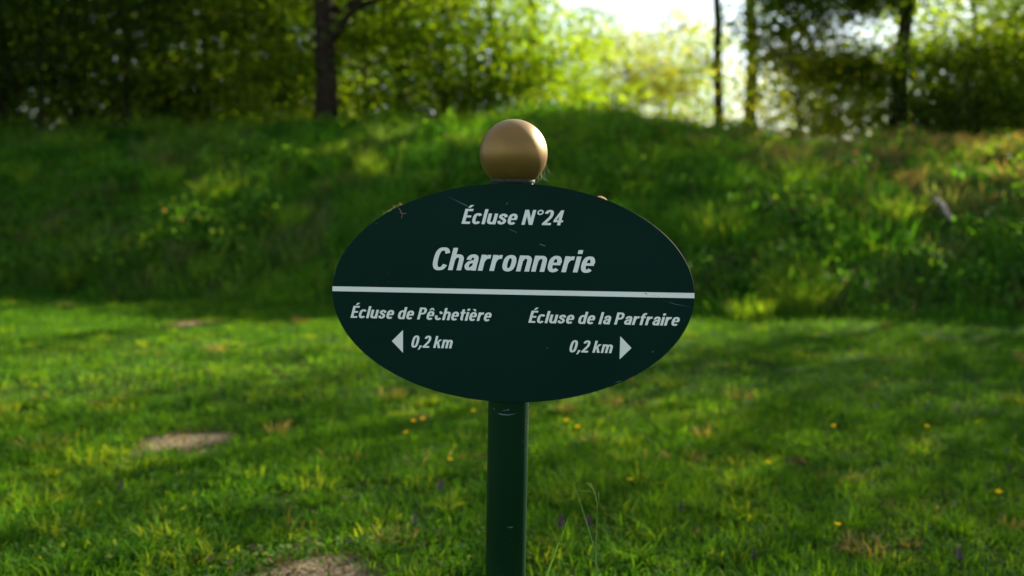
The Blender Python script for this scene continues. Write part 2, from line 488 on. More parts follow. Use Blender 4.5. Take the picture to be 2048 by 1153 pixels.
# broad-leaved weeds over the bank and low clover in the lawn
x, y = scatter(130000, 7.5, 15.5, .62, 1.2)
k = (y > foot(x) + .1) & (fbm(x, y, 1.5, 120) > .55)
x, y = x[k], y[k]
hz = .04 + .24 * rng.random(len(x)) ** .8 * fbm(x, y, 2.5, 125) * 1.6
hue = np.clip(fbm(x, y, 1.1, 130) + rng.normal(0, .2, len(x)), 0, 1)
C = ramp3(hue, (.024, .090, .014), (.050, .150, .018), (.13, .21, .025)) * (.7 + .6 * rng.random((len(x), 1)))
br = np.clip((x - 2.2) / 2.0, 0, 1) * np.clip(((y - foot(x)) / BANK_RUN - .2) / .5, 0, 1)
dr = rng.random(len(x)) < .025 + .5 * br
C[dr] = np.array([.13, .10, .06]) * (.5 + .7 * rng.random((dr.sum(), 1)))
wv = small_leaves(x, y, ground_z(x, y) + hz, rng.uniform(.03, .085, len(x)), C, .3)
V, F, C = merge([wv])
weeds = link('bank_weeds', np_mesh('bank_weeds', V, F, C), M_BANK)
tag(weeds, 'low broad-leaved weeds growing among the grass of the bank', 'weeds', kind='stuff')
x, y = scatter(30000, 1.6, 6.5)
k = (fbm(x, y, 1.9, 140) > .52) & (rng.random(len(x)) > bare_mask(x, y) * .9)
x, y = x[k], y[k]
C = ramp3(rng.random(len(x)), (.03, .09, .02), (.05, .12, .02), (.11, .17, .03))
cl = small_leaves(x, y, ground_z(x, y) + .01 + .035 * rng.random(len(x)), rng.uniform(.010, .026, len(x)), C, .2)
# fallen leaf scraps and dandelion leaves round the big worn spot
bx, by = BARE[1][:2]
a = rng.uniform(0, 6.283, 420); rr = rng.normal(1.1, .25, 420)
lx, ly = bx + np.cos(a) * rr * .24, by + np.sin(a) * rr * .2
Cb = ramp3(rng.random(420) ** 1.6, (.04, .11, .02), (.075, .13, .03), (.11, .085, .05))
lt_ = small_leaves(lx, ly, ground_z(lx, ly) + .012 + .02 * rng.random(420), rng.uniform(.014, .036, 420), Cb, -.05)
lit = []
for bx_, by_, rx_, ry_ in BARE:
    k_ = int(2600 * rx_)
    a = rng.uniform(0, 6.283, k_); q = np.sqrt(rng.random(k_)) * 1.5
    lx, ly = bx_ + np.cos(a) * q * rx_, by_ + np.sin(a) * q * ry_
    Cl = ramp3(rng.random(k_), (.035, .028, .016), (.15, .10, .05), (.10, .13, .03))
    lit.append(small_leaves(lx, ly, ground_z(lx, ly) + .012 + .008 * rng.random(k_), rng.uniform(.006, .022, k_), Cl, .0))
V, F, C = merge([cl, lt_] + lit)
clo = link('lawn_clover', np_mesh('lawn_clover', V, F, C), M_LAWN)
tag(clo, 'small round clover and dandelion leaves scattered through the mown lawn', 'ground cover', kind='stuff')

# ------------------------------------------------------------------ trees
def tree(name, label, cat, px, Y, h, tr, crown, ncl, lpc, leaf, cols, seed, group=None, bark=None, lean=(0, 0), nlimb=9, spread=.37,
         flat=.42, limbs=None, low=0.0, x=None, trunk_top=.95, sag=0.0, dens=1.15, bough=3):
    """crown = (centre height, horizontal radius, vertical radius) above the base"""
    r = np.random.default_rng(seed)
    X = (px - 1024) / FPX * Y if x is None else x
    z0 = gz(X, Y)
    root = empty(name, (X, Y, z0))
    tag(root, label, cat, group)
    cz, cr_, cv = crown
    mb = MB()
    tp, trd = [], []
    nseg = 12
    wob = r.normal(0, tr * .5, (nseg + 1, 2)); wob[0] = 0
    for i in range(nseg + 1):
        f = i / nseg
        tp.append(Vector((lean[0] * f * h + wob[i, 0] * f ** .3, lean[1] * f * h + wob[i, 1] * f ** .3, f * h * trunk_top - (.15 if i == 0 else 0))))
        trd.append(tr * (1.35 if i == 0 else 1) * (1 - .88 * f) + .004)
    mb.tube(tp, trd, 10)
    def trunk_at(zz):
        f = min(max(zz / (h * trunk_top), 0), 1) * nseg
        i = min(int(f), nseg - 1)
        return tp[i].lerp(tp[i + 1], f - i), trd[i] + (trd[i + 1] - trd[i]) * (f - i)
    nodes = []
    for i in range(nlimb):
        f = (i + r.random() * .8) / nlimb
        zc = cz - cv + 2 * cv * f * .92
        rad = cr_ * math.sqrt(max(.08, 1 - ((zc - cz) / cv) ** 2)) * r.uniform(.7, 1.0)
        an = i * 2.4 + r.normal(0, .4)
        zs = max(h * .07, min(zc - rad * r.uniform(.1, .45), h * .9))
        s, sr = trunk_at(zs)
        e = Vector((s.x + math.cos(an) * rad, s.y + math.sin(an) * rad, zc - sag * rad))
        midp = s.lerp(e, .5) + Vector((r.normal(0, .1), r.normal(0, .1), rad * .12))
        pts = [s]
        for q in (.25, .5, .75, 1):
            pq = (s * (1 - q) ** 2 + midp * 2 * q * (1 - q) + e * q ** 2) + Vector(r.normal(0, .05, 3)) * rad * .4
            pts.append(pq)
        br = min(sr * .6, tr * .5)
        mb.tube(pts, [br, br * .8, br * .6, br * .4, br * .15], 6, False)
        nodes += pts[2:] + [pts[2].lerp(pts[3], .5), pts[3].lerp(pts[4], .5)]
    for pts, b0 in (limbs or []):
        pts = [Vector(q) for q in pts]
        mb.tube(pts, [b0 * (1 - .8 * k / (len(pts) - 1)) for k in range(len(pts))], 7, False)
        nodes += pts[2:] * 2
    NA = np.array([tuple(q) for q in nodes])
    # leaf clumps
    cc = []
    while len(cc) < ncl:
        d = r.normal(0, 1, 3); d /= np.linalg.norm(d); d = d / (abs(d) ** 4).sum() ** .25; d[:2] *= .9; rr_ = r.random() ** (1 / 2.6)
        q = np.array([d[0] * cr_ * rr_, d[1] * cr_ * rr_, cz + d[2] * cv * rr_])
        q[0] += lean[0] * q[2]; q[1] += lean[1] * q[2]
        if q[2] < low: continue
        cc.append(q)
    for pts, b0 in (limbs or []):
        for q in pts[1:]:
            for _ in range(bough): cc.append(np.array(q) + r.normal(0, .27, 3) * [1, 1, .45])
    P, SZ, CL = [], [], []
    for q in cc:
        dd = ((NA - q) ** 2).sum(1); j = dd.argmin(); nd = NA[j]
        if dd[j] > spread ** 2 * 6:
            q = nd + (q - nd) * (spread * 2.4 / math.sqrt(dd[j]))
        mb.tube([Vector(nd), Vector((nd + q) / 2 + [0, 0, .04]), Vector(q)], [.011, .008, .004], 4, False)
        k = int(lpc * dens * 1.9 * r.uniform(.15, 1.85))
        pp = q + r.normal(0, 1, (k, 3)) * spread * np.array([1, 1, flat]) * r.uniform(.6, 1.25)
        P.append(pp); SZ.append(leaf * .88 * r.uniform(.6, 1.25, k))
        hue = np.clip(r.normal(r.random(), .18, k), 0, 1)
        CL.append(ramp3(hue, *cols) * (.8 + .4 * r.random((k, 1))))
    P = np.concatenate(P); SZ = np.concatenate(SZ); CL = np.concatenate(CL)
    lowest = ground_z(P[:, 0] + X, P[:, 1] + Y) - z0 + .05
    P[:, 2] = np.maximum(P[:, 2], lowest + .3 * r.random(len(P)))
    n = len(P)
    d = r.normal(0, 1, (n, 3)); d[:, 2] = d[:, 2] * .55 - .25; d /= np.linalg.norm(d, axis=1)[:, None]
    s = np.cross(d, r.normal(0, 1, (n, 3)) + [0, 0, 1.2]); s /= np.linalg.norm(s, axis=1)[:, None]
    sz = SZ[:, None]
    V = np.stack([P, P + d * sz * .5 + s * sz * .36, P + d * sz, P + d * sz * .5 - s * sz * .36], 1).reshape(-1, 3)
    F = np.arange(n)[:, None] * 4 + np.array([0, 1, 2, 3])
    mb.build('trunk', bark or M_BARK, root, True)
    link('crown', np_mesh('crown', V, [F], np.repeat(CL, 4, 0)), M_LEAF, root)
    return root

DEEP_SHADE = ((.012, .034, .005), (.022, .054, .006), (.048, .092, .010))  # left-hand leaves coloured darker to stand for shade and lens falloff there
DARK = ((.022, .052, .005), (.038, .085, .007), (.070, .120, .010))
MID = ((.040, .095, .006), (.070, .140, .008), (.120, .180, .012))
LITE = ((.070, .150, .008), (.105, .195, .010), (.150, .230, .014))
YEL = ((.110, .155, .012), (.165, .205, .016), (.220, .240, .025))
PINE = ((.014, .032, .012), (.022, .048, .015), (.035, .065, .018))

G = 'trees standing along the top of the bank'
tree('oak_tree', 'thick dark-trunked oak behind the bank with an arching limb to the right', 'tree', 655, 14.6, 11.5, .155, (5.8, 3.6, 4.0), 160, 34, .11, MID, 101, G,
     limbs=[([(0.05, 0, 1.3), (.45, -.2, 1.75), (1.0, -.3, 1.95), (1.6, -.35, 2.15), (2.3, -.3, 2.45)], .07)], low=1.0, nlimb=12)
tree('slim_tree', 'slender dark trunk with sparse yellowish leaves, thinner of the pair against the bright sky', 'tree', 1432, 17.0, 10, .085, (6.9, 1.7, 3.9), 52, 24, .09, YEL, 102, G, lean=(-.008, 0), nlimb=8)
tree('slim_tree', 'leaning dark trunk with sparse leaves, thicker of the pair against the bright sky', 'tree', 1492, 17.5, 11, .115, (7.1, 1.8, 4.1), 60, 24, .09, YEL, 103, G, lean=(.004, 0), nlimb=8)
tree('dark_tree', 'straight dark trunk with a drooping bough of dark leaves reaching left', 'tree', 1790, 16.0, 11, .135, (7.6, 2.2, 3.2), 60, 34, .10, DARK, 104, G, lean=(-.006, 0), low=4.3,
     bough=17, limbs=[([(-.02, 0, 2.5), (-.4, -.1, 2.75), (-.9, -.2, 2.6), (-1.4, -.2, 2.4), (-1.95, -.2, 2.1)], .05), ([(-.02, 0, 2.9), (-.5, .1, 3.1), (-1.0, .1, 3.05), (-1.6, .2, 2.9), (-2.0, .2, 2.6)], .05), ([(0, 0, 1.3), (-.5, -.1, 1.5), (-.9, -.2, 1.7), (-1.3, -.2, 1.6)], .03)])
tree('leafy_tree', 'low leafy tree just right of the straight trunk with the drooping bough', 'tree', 1935, 16.6, 3.9, .07, (1.95, 1.9, 1.75), 95, 34, .10, LITE, 105, G)
tree('leafy_tree', 'dense olive-green leafy tree at the right edge of the photo', 'tree', 2085, 17.6, 5, .09, (2.4, 2.0, 2.1), 120, 34, .10, MID, 106, G)
tree('leafy_tree', 'mid-green leafy tree with low boughs just left of the thick oak', 'tree', 500, 18.5, 10, .14, (4.6, 2.9, 4.4), 200, 36, .10, MID, 107, G)
tree('leafy_tree', 'dark shaded leafy tree between the left edge trees and the oak', 'tree', 330, 16.8, 10, .16, (4.6, 2.9, 4.4), 250, 38, .10, DEEP_SHADE, 108, G)
tree('leafy_tree', 'deep shaded leafy tree farther back on the left', 'tree', 170, 20.0, 11, .17, (5.0, 3.4, 5.0), 330, 40, .11, DEEP_SHADE, 109, G)
tree('leafy_tree', 'near black leafy tree at the left edge of the photo', 'tree', 20, 15.8, 10, .16, (4.8, 3.0, 4.6), 320, 40, .10, DEEP_SHADE, 110, G)
tree('leafy_tree', 'mid-green leafy tree just right of the thick oak trunk', 'tree', 810, 18.5, 10, .12, (4.4, 2.2, 4.0), 130, 34, .10, LITE, 112, G)
tree('leafy_tree', 'fresh bright green small tree above the left of the ball', 'tree', 985, 17.0, 6.5, .08, (2.7, 1.5, 2.5), 105, 36, .10, LITE, 113, G)
tree('birch_tree', 'pale green birch with hanging leaves beside the bright gap of sky', 'tree', 1062, 20.5, 12, .10, (6.0, 1.35, 5.2), 150, 28, .09, LITE, 114, G, M_BARK_GREY, sag=.25)
tree('sapling', 'thin yellow-green sapling low under the bright sky, behind the hump of the bank', 'tree', 1215, 24.0, 4.0, .05, (2.1, 1.5, 1.7), 95, 28, .09, YEL, 115, G)
tree('sapling', 'thin yellow-green sapling left of the slender pair of trunks', 'tree', 1335, 25.0, 4.8, .05, (2.6, 1.5, 1.9), 140, 28, .09, YEL, 116, G)
tree('bush', 'rounded yellow-green bush lit by the sun right of the slender trunks', 'bush', 1590, 15.6, 2.3, .03, (1.15, .95, 1.05), 60, 34, .085, YEL, 117, None)
tree('bush', 'low dark green bush at the foot of the straight dark trunk', 'bush', 1715, 17.2, 1.7, .03, (.85, .8, .8), 60, 36, .085, MID, 118, None)
tree('bush', 'shaded olive bush under the dense trees on the right', 'bush', 1930, 15.4, 1.5, .03, (.7, 1.1, .65), 70, 40, .085, DARK, 119, None)
tree('bush', 'shaded bush at the foot of the dark trees on the left', 'bush', 430, 17.0, 1.5, .03, (.75, 1.2, .7), 70, 40, .085, MID, 120, None)
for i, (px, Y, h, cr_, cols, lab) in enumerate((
        (95, 14.8, 3.6, 1.5, DEEP_SHADE, 'shaded hazel shrub on the crest near the left edge'),
        (-20, 16.0, 3.2, 1.4, DEEP_SHADE, 'deep shaded hazel shrub cut off by the left edge'),
        (265, 15.2, 3.4, 1.5, DEEP_SHADE, 'shaded hazel shrub on the crest, third from the left edge'),
        (420, 16.0, 3.8, 1.5, MID, 'olive hazel shrub between the dark trees left of the oak'),
        (570, 15.6, 2.7, 1.2, MID, 'sun-flecked hazel shrub hugging the left of the oak trunk'),
        (735, 16.0, 3.2, 1.1, MID, 'leafy hazel shrub hugging the right of the oak trunk'),
        (890, 15.6, 2.1, 1.3, MID, 'leafy shrub behind the bank directly left of the ball'),
        (1040, 16.2, 1.9, 1.1, LITE, 'bright green leafy shrub right behind the ball'),
        (1880, 16.4, 2.0, 1.0, DARK, 'dark shrub right of the straight dark trunk'),
        (2055, 16.6, 2.4, 1.1, DARK, 'dark shrub on the crest at the right edge'))):
    tree('shrub', lab, 'shrub', px, Y, h, .035, (h * .52, cr_, h * .5), 85, 34, .095, cols, 160 + i, 'shrubs under the trees on the bank', nlimb=12)
for i, (px, Y, h, cr_, lab) in enumerate((
        (1165, 19.0, 2.9, 1.1, 'airy light green shrub beside the birch, under the bright sky'),
        (1275, 21.0, 2.7, 1.2, 'airy yellow-green shrub between the two thin saplings'),
        (1390, 22.0, 3.1, 1.2, 'airy yellow-green shrub at the foot of the thinner slender trunk'),
        (1540, 21.5, 2.6, 1.2, 'airy light shrub right of the thicker slender trunk'),
        (1820, 18.6, 2.6, 1.1, 'airy green shrub behind the straight dark trunk'),
        (1975, 18.8, 2.8, 1.2, 'airy yellow-green shrub under the trees at the right'),
        (1660, 19.5, 2.3, 1.1, 'airy green shrub left of the straight dark trunk'))):
    tree('shrub', lab, 'shrub', px, Y, h, .03, (h * .52, cr_, h * .5), 100, 26, .085, YEL if i % 2 else LITE, 180 + i, 'light shrubs under the bright sky', nlimb=9)
# far wood closing the view between the trunks on both sides
def far_wood(x0, x1, y0, y1, n, hmax):
    x = rng.uniform(x0, x1, n); y = rng.uniform(y0, y1, n)
    z = ground_z(x, y) + hmax * rng.random(n) ** 1.5 * (.55 + .6 * fbm(x, y, .22, 150))
    C = ramp3(np.clip(fbm(x, z, .5, 155) + rng.normal(0, .15, n), 0, 1), *DARK)
    return small_leaves(x, y, z, rng.uniform(.16, .30, n), C, -.2)
V, F, C = merge([far_wood(-27, -1.2, 27, 38, 120000, 11), far_wood(13.5, 29, 28, 38, 60000, 8.5)])
fw = link('far_wood', np_mesh('far_wood', V, F, C), M_LEAF)
tag(fw, 'dark mass of the wood closing the view behind the trees on the bank', 'wood', kind='stuff')
# unseen trees and shrubs added at right to shade the lawn; left, more wood
for i, (tx, ty, hh) in enumerate(((9.4, 14.0, 7), (11.8, 15.0, 7), (13.4, 13.4, 7), (15.6, 14.4, 7), (11.2, 12.9, 5.2))):
    tree('wood_or_shade_tree', 'tall leafy tree added unseen beyond the right edge to shade the lawn', 'tree', 0, ty, hh, .07, (hh - 2.4, 2.0, 1.3), 110 if tx > 13 else 70, 24, .12, MID, 130 + i, 'shade trees added past the right edge', x=tx)
for i, (tx, ty, hh) in enumerate(((9.2, 13.0, 2.2), (12.4, 12.6, 2.6))):
    tree('shrub', 'leafy shrub added unseen past the right of the frame to shade the lawn', 'shrub', 0, ty, hh, .03, (hh * .52, 1.0, hh * .5), 40, 22, .10, MID, 150 + i, 'shade shrubs added past the right edge', x=tx, nlimb=9)
for i, (tx, ty, hh) in enumerate(((-11.5, 15.0, 11), (-14, 21, 12), (-9.5, 25, 12), (-4.5, 26, 12))):
    tree('wood_or_shade_tree', 'tall dark leafy tree of the wood behind the left trees', 'tree', 0, ty, hh, .18, (5.0, 3.6, 5.0), 260, 36, .14, DARK, 140 + i, 'trees of the wood behind the left trees', x=tx)

# ------------------------------------------------------------------ the sign
TILT = R(1.12)
YP = 1.640                       # front face of the panel
YPOLE = YP + .006 + .036
mpp = 1.0 / FPX * ray(1027, 307).y ** -1 * YPOLE
ballc = at(1027, 307.5, YPOLE)
ball_r = (at(1095, 307.5, YPOLE).x - at(959, 307.5, YPOLE).x) / 2
up = Vector((math.sin(TILT), 0, math.cos(TILT)))
gzp = gz(ballc.x, YPOLE)
Lb = (ballc.z - gzp) / up.z
base = ballc - up * Lb
sign = empty('lock_sign', base, (0, TILT, 0))
tag(sign, 'oval dark green canal lock sign on a green post topped by a bronze ball', 'sign')
Rinv = Matrix.Rotation(-TILT, 3, 'Y')
def loc(px, py, Y=YP):
    return Rinv @ (at(px, py, Y) - base)
yf = YP - base.y                 # panel front in sign space
post_r = (at(1058, 815, YPOLE - .034).x - at(975, 815, YPOLE - .034).x) / 2
mb = MB()
neck = Lb - ball_r * .775
mb.lathe([(post_r, -.25), (post_r, neck - .02), (post_r * 1.0, neck + .006)], 48)
mb.cur = (1, 1, 1)
# scuffs on the tube just below the panel
def arc_patch(mb, pts, rad, mi):
    """flat mark wrapped on the post: pts in image pixels"""
    vs = []
    for px, py in pts:
        q = loc(px, py, YPOLE - rad)
        xx = max(-rad * .999, min(rad * .999, q.x)); vs.append((xx, -math.sqrt(rad * rad - xx * xx), q.z))
    mb.add(vs, [tuple(range(len(vs)))], mi)
pr2 = post_r + .0004
arc_patch(mb, [(994, 828), (1003, 831), (1016, 831.5), (1016, 829.5), (1003, 828.5)], pr2, 1)
arc_patch(mb, [(1016, 829.5), (1016, 831.5), (1028, 829.5), (1036, 826), (1028, 827.8)], pr2, 1)
arc_patch(mb, [(1003, 822), (1016, 819), (1020, 820), (1010, 822.4)], pr2, 1)
arc_patch(mb, [(1013, 1055), (1022, 1057), (1037, 1053), (1024, 1054.6)], pr2, 1)
arc_patch(mb, [(985, 820), (990, 823), (990.6, 822.4), (986, 819.6)], pr2, 1)
post = mb.build('post', [M_POST, M_SCRATCH], sign, True)
# collar under the ball
mb = MB()
mb.lathe([(post_r * 1.0, neck - .006), (post_r * 1.06, neck - .004), (post_r * 1.06, neck + .002), (post_r * .98, neck + .004)], 48)
mb.build('collar', M_EDGE, sign, True)
mb = MB()
prof = []
for i in range(41):
    a = -math.asin(.78) + (math.pi / 2 + math.asin(.78)) * i / 40
    prof.append((max(ball_r * math.cos(a), .0002), ball_r * math.sin(a)))
mb.lathe(prof, 64, (0, 0, Lb))
mb.build('ball_finial', M_GOLD, sign, True)
# oval panel
pc = (loc(664.5, 579.5) + loc(1389.5, 592.5)) / 2
hw = (loc(1389.5, 592.5).x - loc(664.5, 579.5).x) / 2
zt, zb = loc(1031, 367).z, loc(1023, 805.5).z
pcz = (zt + zb) / 2; hh = (zt - zb) / 2
mb = MB()
NS = 160
rings = []
for (k, yy) in ((-.0008, 0), (0, .0008), (0, .0032), (-.0008, .004)):
    rings.append([(pc.x + (hw + k) * math.cos(2 * math.pi * i / NS), yf + yy, pcz + (hh + k) * math.sin(2 * math.pi * i / NS)) for i in range(NS)])
vs = sum(rings, []); fs = [tuple(range(NS)), tuple(range(4 * NS - 1, 3 * NS - 1, -1))]
for j in range(3):
    for i in range(NS):
        i2 = (i + 1) % NS
        fs.append((j * NS + i, (j + 1) * NS + i, (j + 1) * NS + i2, j * NS + i2))
mb.add(vs, fs)
def mark(mb, pts, mi=1, off=.0005):
    vs = [loc(px, py) for px, py in pts]
    mb.add([(v.x, yf - off, v.z) for v in vs], [tuple(range(len(vs)))], mi)
for pts in ([(893, 392), (936, 414.5), (936.6, 412.5)], [(1011, 456), (1033, 466), (1032, 464)], [(1078, 489), (1090, 493), (1091, 491.6), (1080, 488.2)],
            [(1012, 409), (1015, 404), (1014, 409.5)], [(749, 448), (755, 446), (755, 447.2)], [(1091, 697.4), (1097, 695), (1096, 696.6)], [(1302, 705), (1309, 702), (1306, 704.6)],
            [(1228, 766), (1238, 763), (1246, 761), (1240, 764)], [(1324, 601), (1350, 609), (1388, 616), (1350, 608.2)], [(667, 549), (672, 547), (671, 549.6)]):
    mark(mb, pts)
panel = mb.build('panel', [M_PANEL, M_SCRATCH], sign)
# clamps that hold the panel to the post, behind it
for zc in (pcz + .09, pcz - .09):
    mb = MB()
    mb.lathe([(post_r + .0005, -.012), (post_r + .003, -.012), (post_r + .003, .012), (post_r + .0005, .012)], 32, (0, 0, zc))
    for sx in (-1, 1):
        x0, x1 = sx * (post_r + .001), sx * (post_r + .022)
        vs = [(xx, yy, zc + zz) for xx in (x0, x1) for yy in (-.030, -.0335) for zz in (-.012, .012)]
        mb.add(vs, [(0, 1, 3, 2), (4, 6, 7, 5), (0, 4, 5, 1), (2, 3, 7, 6), (1, 5, 7, 3), (0, 2, 6, 4)])
    mb.build('clamp', M_POST, sign)

# ---- lettering: a bold condensed oblique drawn stroke by stroke
SW, TW, XH = .187, .146, .715
def se(cx, cy, rx, ry, a0, a1, n=22, e=2.5):
    out = []
    for i in range(n + 1):
        a = R(a0 + (a1 - a0) * i / n); c, s = math.cos(a), math.sin(a)
        k = (abs(c) ** e + abs(s) ** e) ** (-1 / e)
        out.append((cx + rx * c * k, cy + ry * s * k))
    return out
def spline(P, n=8):
    P = [Vector(p) for p in P]; out = []
    for i in range(len(P) - 1):
        p0, p1, p2, p3 = P[max(i - 1, 0)], P[i], P[i + 1], P[min(i + 2, len(P) - 1)]
        for k in range(n):
            t_ = k / n
            out.append(.5 * ((2 * p1) + (p2 - p0) * t_ + (2 * p0 - 5 * p1 + 4 * p2 - p3) * t_ ** 2 + (3 * p1 - p0 - 3 * p2 + p3) * t_ ** 3))
    out.append(P[-1]); return [tuple(p) for p in out]
def rect(x0, y0, x1, y1): return ('poly', [(x0, y0), (x1, y0), (x1, y1), (x0, y1)])
def rib(pts, wv=SW, wh=TW): return ('rib', pts, wv, wh)
hs, ht = SW / 2, TW / 2
def arch(x0, W, inv=False):
    """stem to stem arch of n, h, m, u"""
    xr = x0 + W - hs; xl = x0 + hs
    pts = [(xr, 0), (xr, .2)] + se((xl + xr) / 2 + .01, XH - ht - .2, (xr - xl) / 2 - .01, .2, 0, 165, 16)
    pts = [(xr, 0)] + [(xr, .25)] + pts[2:]
    if inv: pts = [(x0 + W - (a - x0), XH - b) for a, b in pts]
    return pts
E_ARC = lambda a0, a1, cut=0: se(.262, XH / 2, .262 - hs, XH / 2 - ht + .012, a0, a1, 30)
def g_e(): return [rib(E_ARC(8, 318)), rect(.12, .305, .50, .42)], .525
def g_N(): return [rect(0, 0, SW, 1), rect(.44, 0, .44 + SW, 1), ('poly', [(0.02, 1), (SW + .03, 1), (.61, 0), (.42, 0)])], .44 + SW
def glyph(ch):
    if ch in 'E\u00c9':
        it = [rect(0, 0, SW, 1), rect(SW - .01, 0, .47, TW), rect(SW - .01, .43, .44, .43 + TW * .95), rect(SW - .01, 1 - TW, .47, 1)]
        if ch == '\u00c9': it.append(('poly', [(.14, 1.075), (.27, 1.075), (.44, 1.255), (.25, 1.255)]))
        return it, .47
    if ch == 'e': return g_e()
    if ch == '\u00ea':
        it, w_ = g_e()
        return it + [('poly', [(.06, .79), (.19, .79), (.275, .89), (.32, .985), (.20, .985)]), ('poly', [(.275, .89), (.36, .79), (.47, .79), (.345, .985), (.22, .985)])], w_
    if ch == '\u00e8':
        it, w_ = g_e()
        return it + [('poly', [(.29, .79), (.41, .79), (.30, .98), (.10, .98)])], w_
    if ch == 'c': return [rib(E_ARC(38, 322))], .50
    if ch == '\u00e7':            # the worn c: its upper left has flaked off
        return [rib(E_ARC(178, 322)), rib(E_ARC(28, 92))], .50
    if ch == 'C': return [rib(se(.31, .5, .31 - hs, .5 - ht + .015, 32, 328, 34, 2.7))], .60
    if ch == 'o': return [rib(E_ARC(0, 360))], .525
    if ch == '0': return [rib(se(.27, .5, .27 - hs, .5 - ht + .012, 0, 360, 36, 2.6))], .54
    if ch == '\u00b0': return [rib(se(.19, .84, .135, .135, 0, 360, 28, 2.0), .085, .085)], .37
    if ch == 'l': return [rect(0, 0, SW, 1)], SW
    if ch == 'i': return [rect(0, 0, SW, XH), rect(0, .83, SW, 1)], SW
    if ch == 'h': return [rect(0, 0, SW, 1), rib(arch(0, .53))], .53
    if ch == 'n': return [rect(0, 0, SW * .97, XH), rib(arch(0, .53))], .53
    if ch == 'm': return [rect(0, 0, SW * .97, XH), rib(arch(0, .49)), rib(arch(.49 - SW, .49))], .49 * 2 - SW
    if ch == 'u': return [rect(.53 - SW, 0, .53, XH), rib(arch(0, .53, True))], .53
    if ch == 'r': return [rect(0, 0, SW, XH), rib([(hs + .01, .42), (.15, .54), (.22, .605), (.30, .63), (.385, .63)], SW, .17)], .385
    if ch == 'd': return [rect(.535 - SW, 0, .535, 1), rib(se(.27, XH / 2, .27 - hs, XH / 2 - ht + .01, 42, 318, 26))], .535
    if ch == 'a': return [rect(.51 - SW, 0, .51, .5), rib([(.51 - hs, .47)] + se(.272, .47, .51 - hs - .272, XH - ht - .46, 12, 178, 18) , SW, TW),
                          rib(spline([(.43, .415), (.30, .395), (.16, .345), (.10, .21), (.16, .085), (.27, .085), (.40, .19)]), SW * .92, TW * .88)], .51
    if ch == 's': return [rib(spline([(.415, .485), (.375, .595), (.25, .645), (.125, .595), (.105, .50), (.20, .405), (.31, .34), (.385, .24), (.355, .125), (.235, .065), (.105, .12), (.072, .235)]), SW * .93, TW)], .475
    if ch == 't': return [rib([(.17, .93), (.17, .25)] + se(.30, .21, .13, .21 - ht, 180, 262, 8)), rect(0, XH - .135, .36, XH)], .36
    if ch == 'f': return [rib([(.16, 0), (.16, .70)] + se(.31, .73, .15, 1 - ht - .73, 180, 100, 8) + [(.37, 1 - ht)]), rect(0, XH - .135, .36, XH)], .36
    if ch == 'k': return [rect(0, 0, SW, 1), ('poly', [(SW - .02, .27), (SW - .02, .47), (.33, XH), (.54, XH)]), ('poly', [(.215, .42), (.335, .50), (.56, 0), (.35, 0)])], .55
    if ch == 'P': return [rect(0, 0, SW, 1), rib([(hs, 1 - ht), (.26, 1 - ht)] + se(.27, .71, .285 - hs, .29 - ht, 86, -86, 20) + [(.26, .42 + ht), (hs, .42 + ht)], SW, TW)], .56
    if ch == 'N': return g_N()
    if ch == '2': return [rib(se(.26, .725, .26 - hs - .005, .275 - ht + .012, 172, -22, 20) + [(.37, .50), (.13, .15), (.10, .09)], SW, TW), rect(0, 0, .51, TW)], .52
    if ch == '4': return [rect(.27, 0, .27 + SW * .95, 1), rect(0, .205, .55, .335), ('poly', [(.28, 1), (.44, 1), (.155, .33), (0, .33)])], .55
    if ch == ',': return [('poly', [(.045, .185), (.235, .185), (.235, .10), (.10, -.165), (-.02, -.165), (.045, .0)])], .235
    return [], .2
SH = math.tan(R(12.2))
def text(name, label, s, xl, yl, xr, yr, hpx):
    a, b = loc(xl, yl), loc(xr, yr)
    d = (b - a); ang = math.atan2(d.z, d.x); W = d.length
    H = hpx * (loc(xl, yl).z - loc(xl, yl + 10).z) / 10
    pen = 0; items = []
    for ch in s:
        if ch == ' ': pen += .235; continue
        it, gw = glyph(ch)
        items += [(i, pen) for i in it]
        pen += gw + .082
    pen -= .082
    nat = pen + SH * .62
    kx = W / nat
    mb = MB(); off = .00045
    ca, sa = math.cos(ang), math.sin(ang)
    def put(p):
        x_ = (p[0] + p[1] * SH) * kx; z_ = p[1] * H
        return (a.x + x_ * ca - z_ * sa, yf - off, a.z + x_ * sa + z_ * ca)
    for it, px_ in items:
        off += .000004
        if it[0] == 'poly':
            mb.add([put((x_ + px_, y_)) for x_, y_ in it[1]], [tuple(range(len(it[1])))])
        else:
            pts = [Vector(q) for q in it[1]]; vs = []
            closed = (pts[0] - pts[-1]).length < 1e-4
            for i, q in enumerate(pts):
                if closed: t_ = pts[(i + 1) % (len(pts) - 1)] - pts[(i - 1) % (len(pts) - 1)]
                else: t_ = pts[min(i + 1, len(pts) - 1)] - pts[max(i - 1, 0)]
                t_.normalize()
                wd = math.sqrt((it[2] * t_.y) ** 2 + (it[3] * t_.x) ** 2) / 2
                nn = Vector((-t_.y, t_.x))
                for sg in (-1, 1):
                    e_ = q + nn * wd * sg; vs.append(put((e_.x + px_, e_.y)))
            mb.add(vs, [(2 * i, 2 * i + 1, 2 * i + 3, 2 * i + 2) for i in range(len(pts) - 1)])
    o_ = mb.build(name, M_LETTER, panel)
    o_['label'] = label
    return o_
text('lettering', 'white bold slanted words \u00c9cluse N\u00b024', '\u00c9cluse N\u00b024', 923, 448, 1128.5, 451.3, 30)
text('lettering', 'largest white bold slanted word Charronnerie', 'Charronnerie', 862, 540, 1191.5, 546, 44.6)
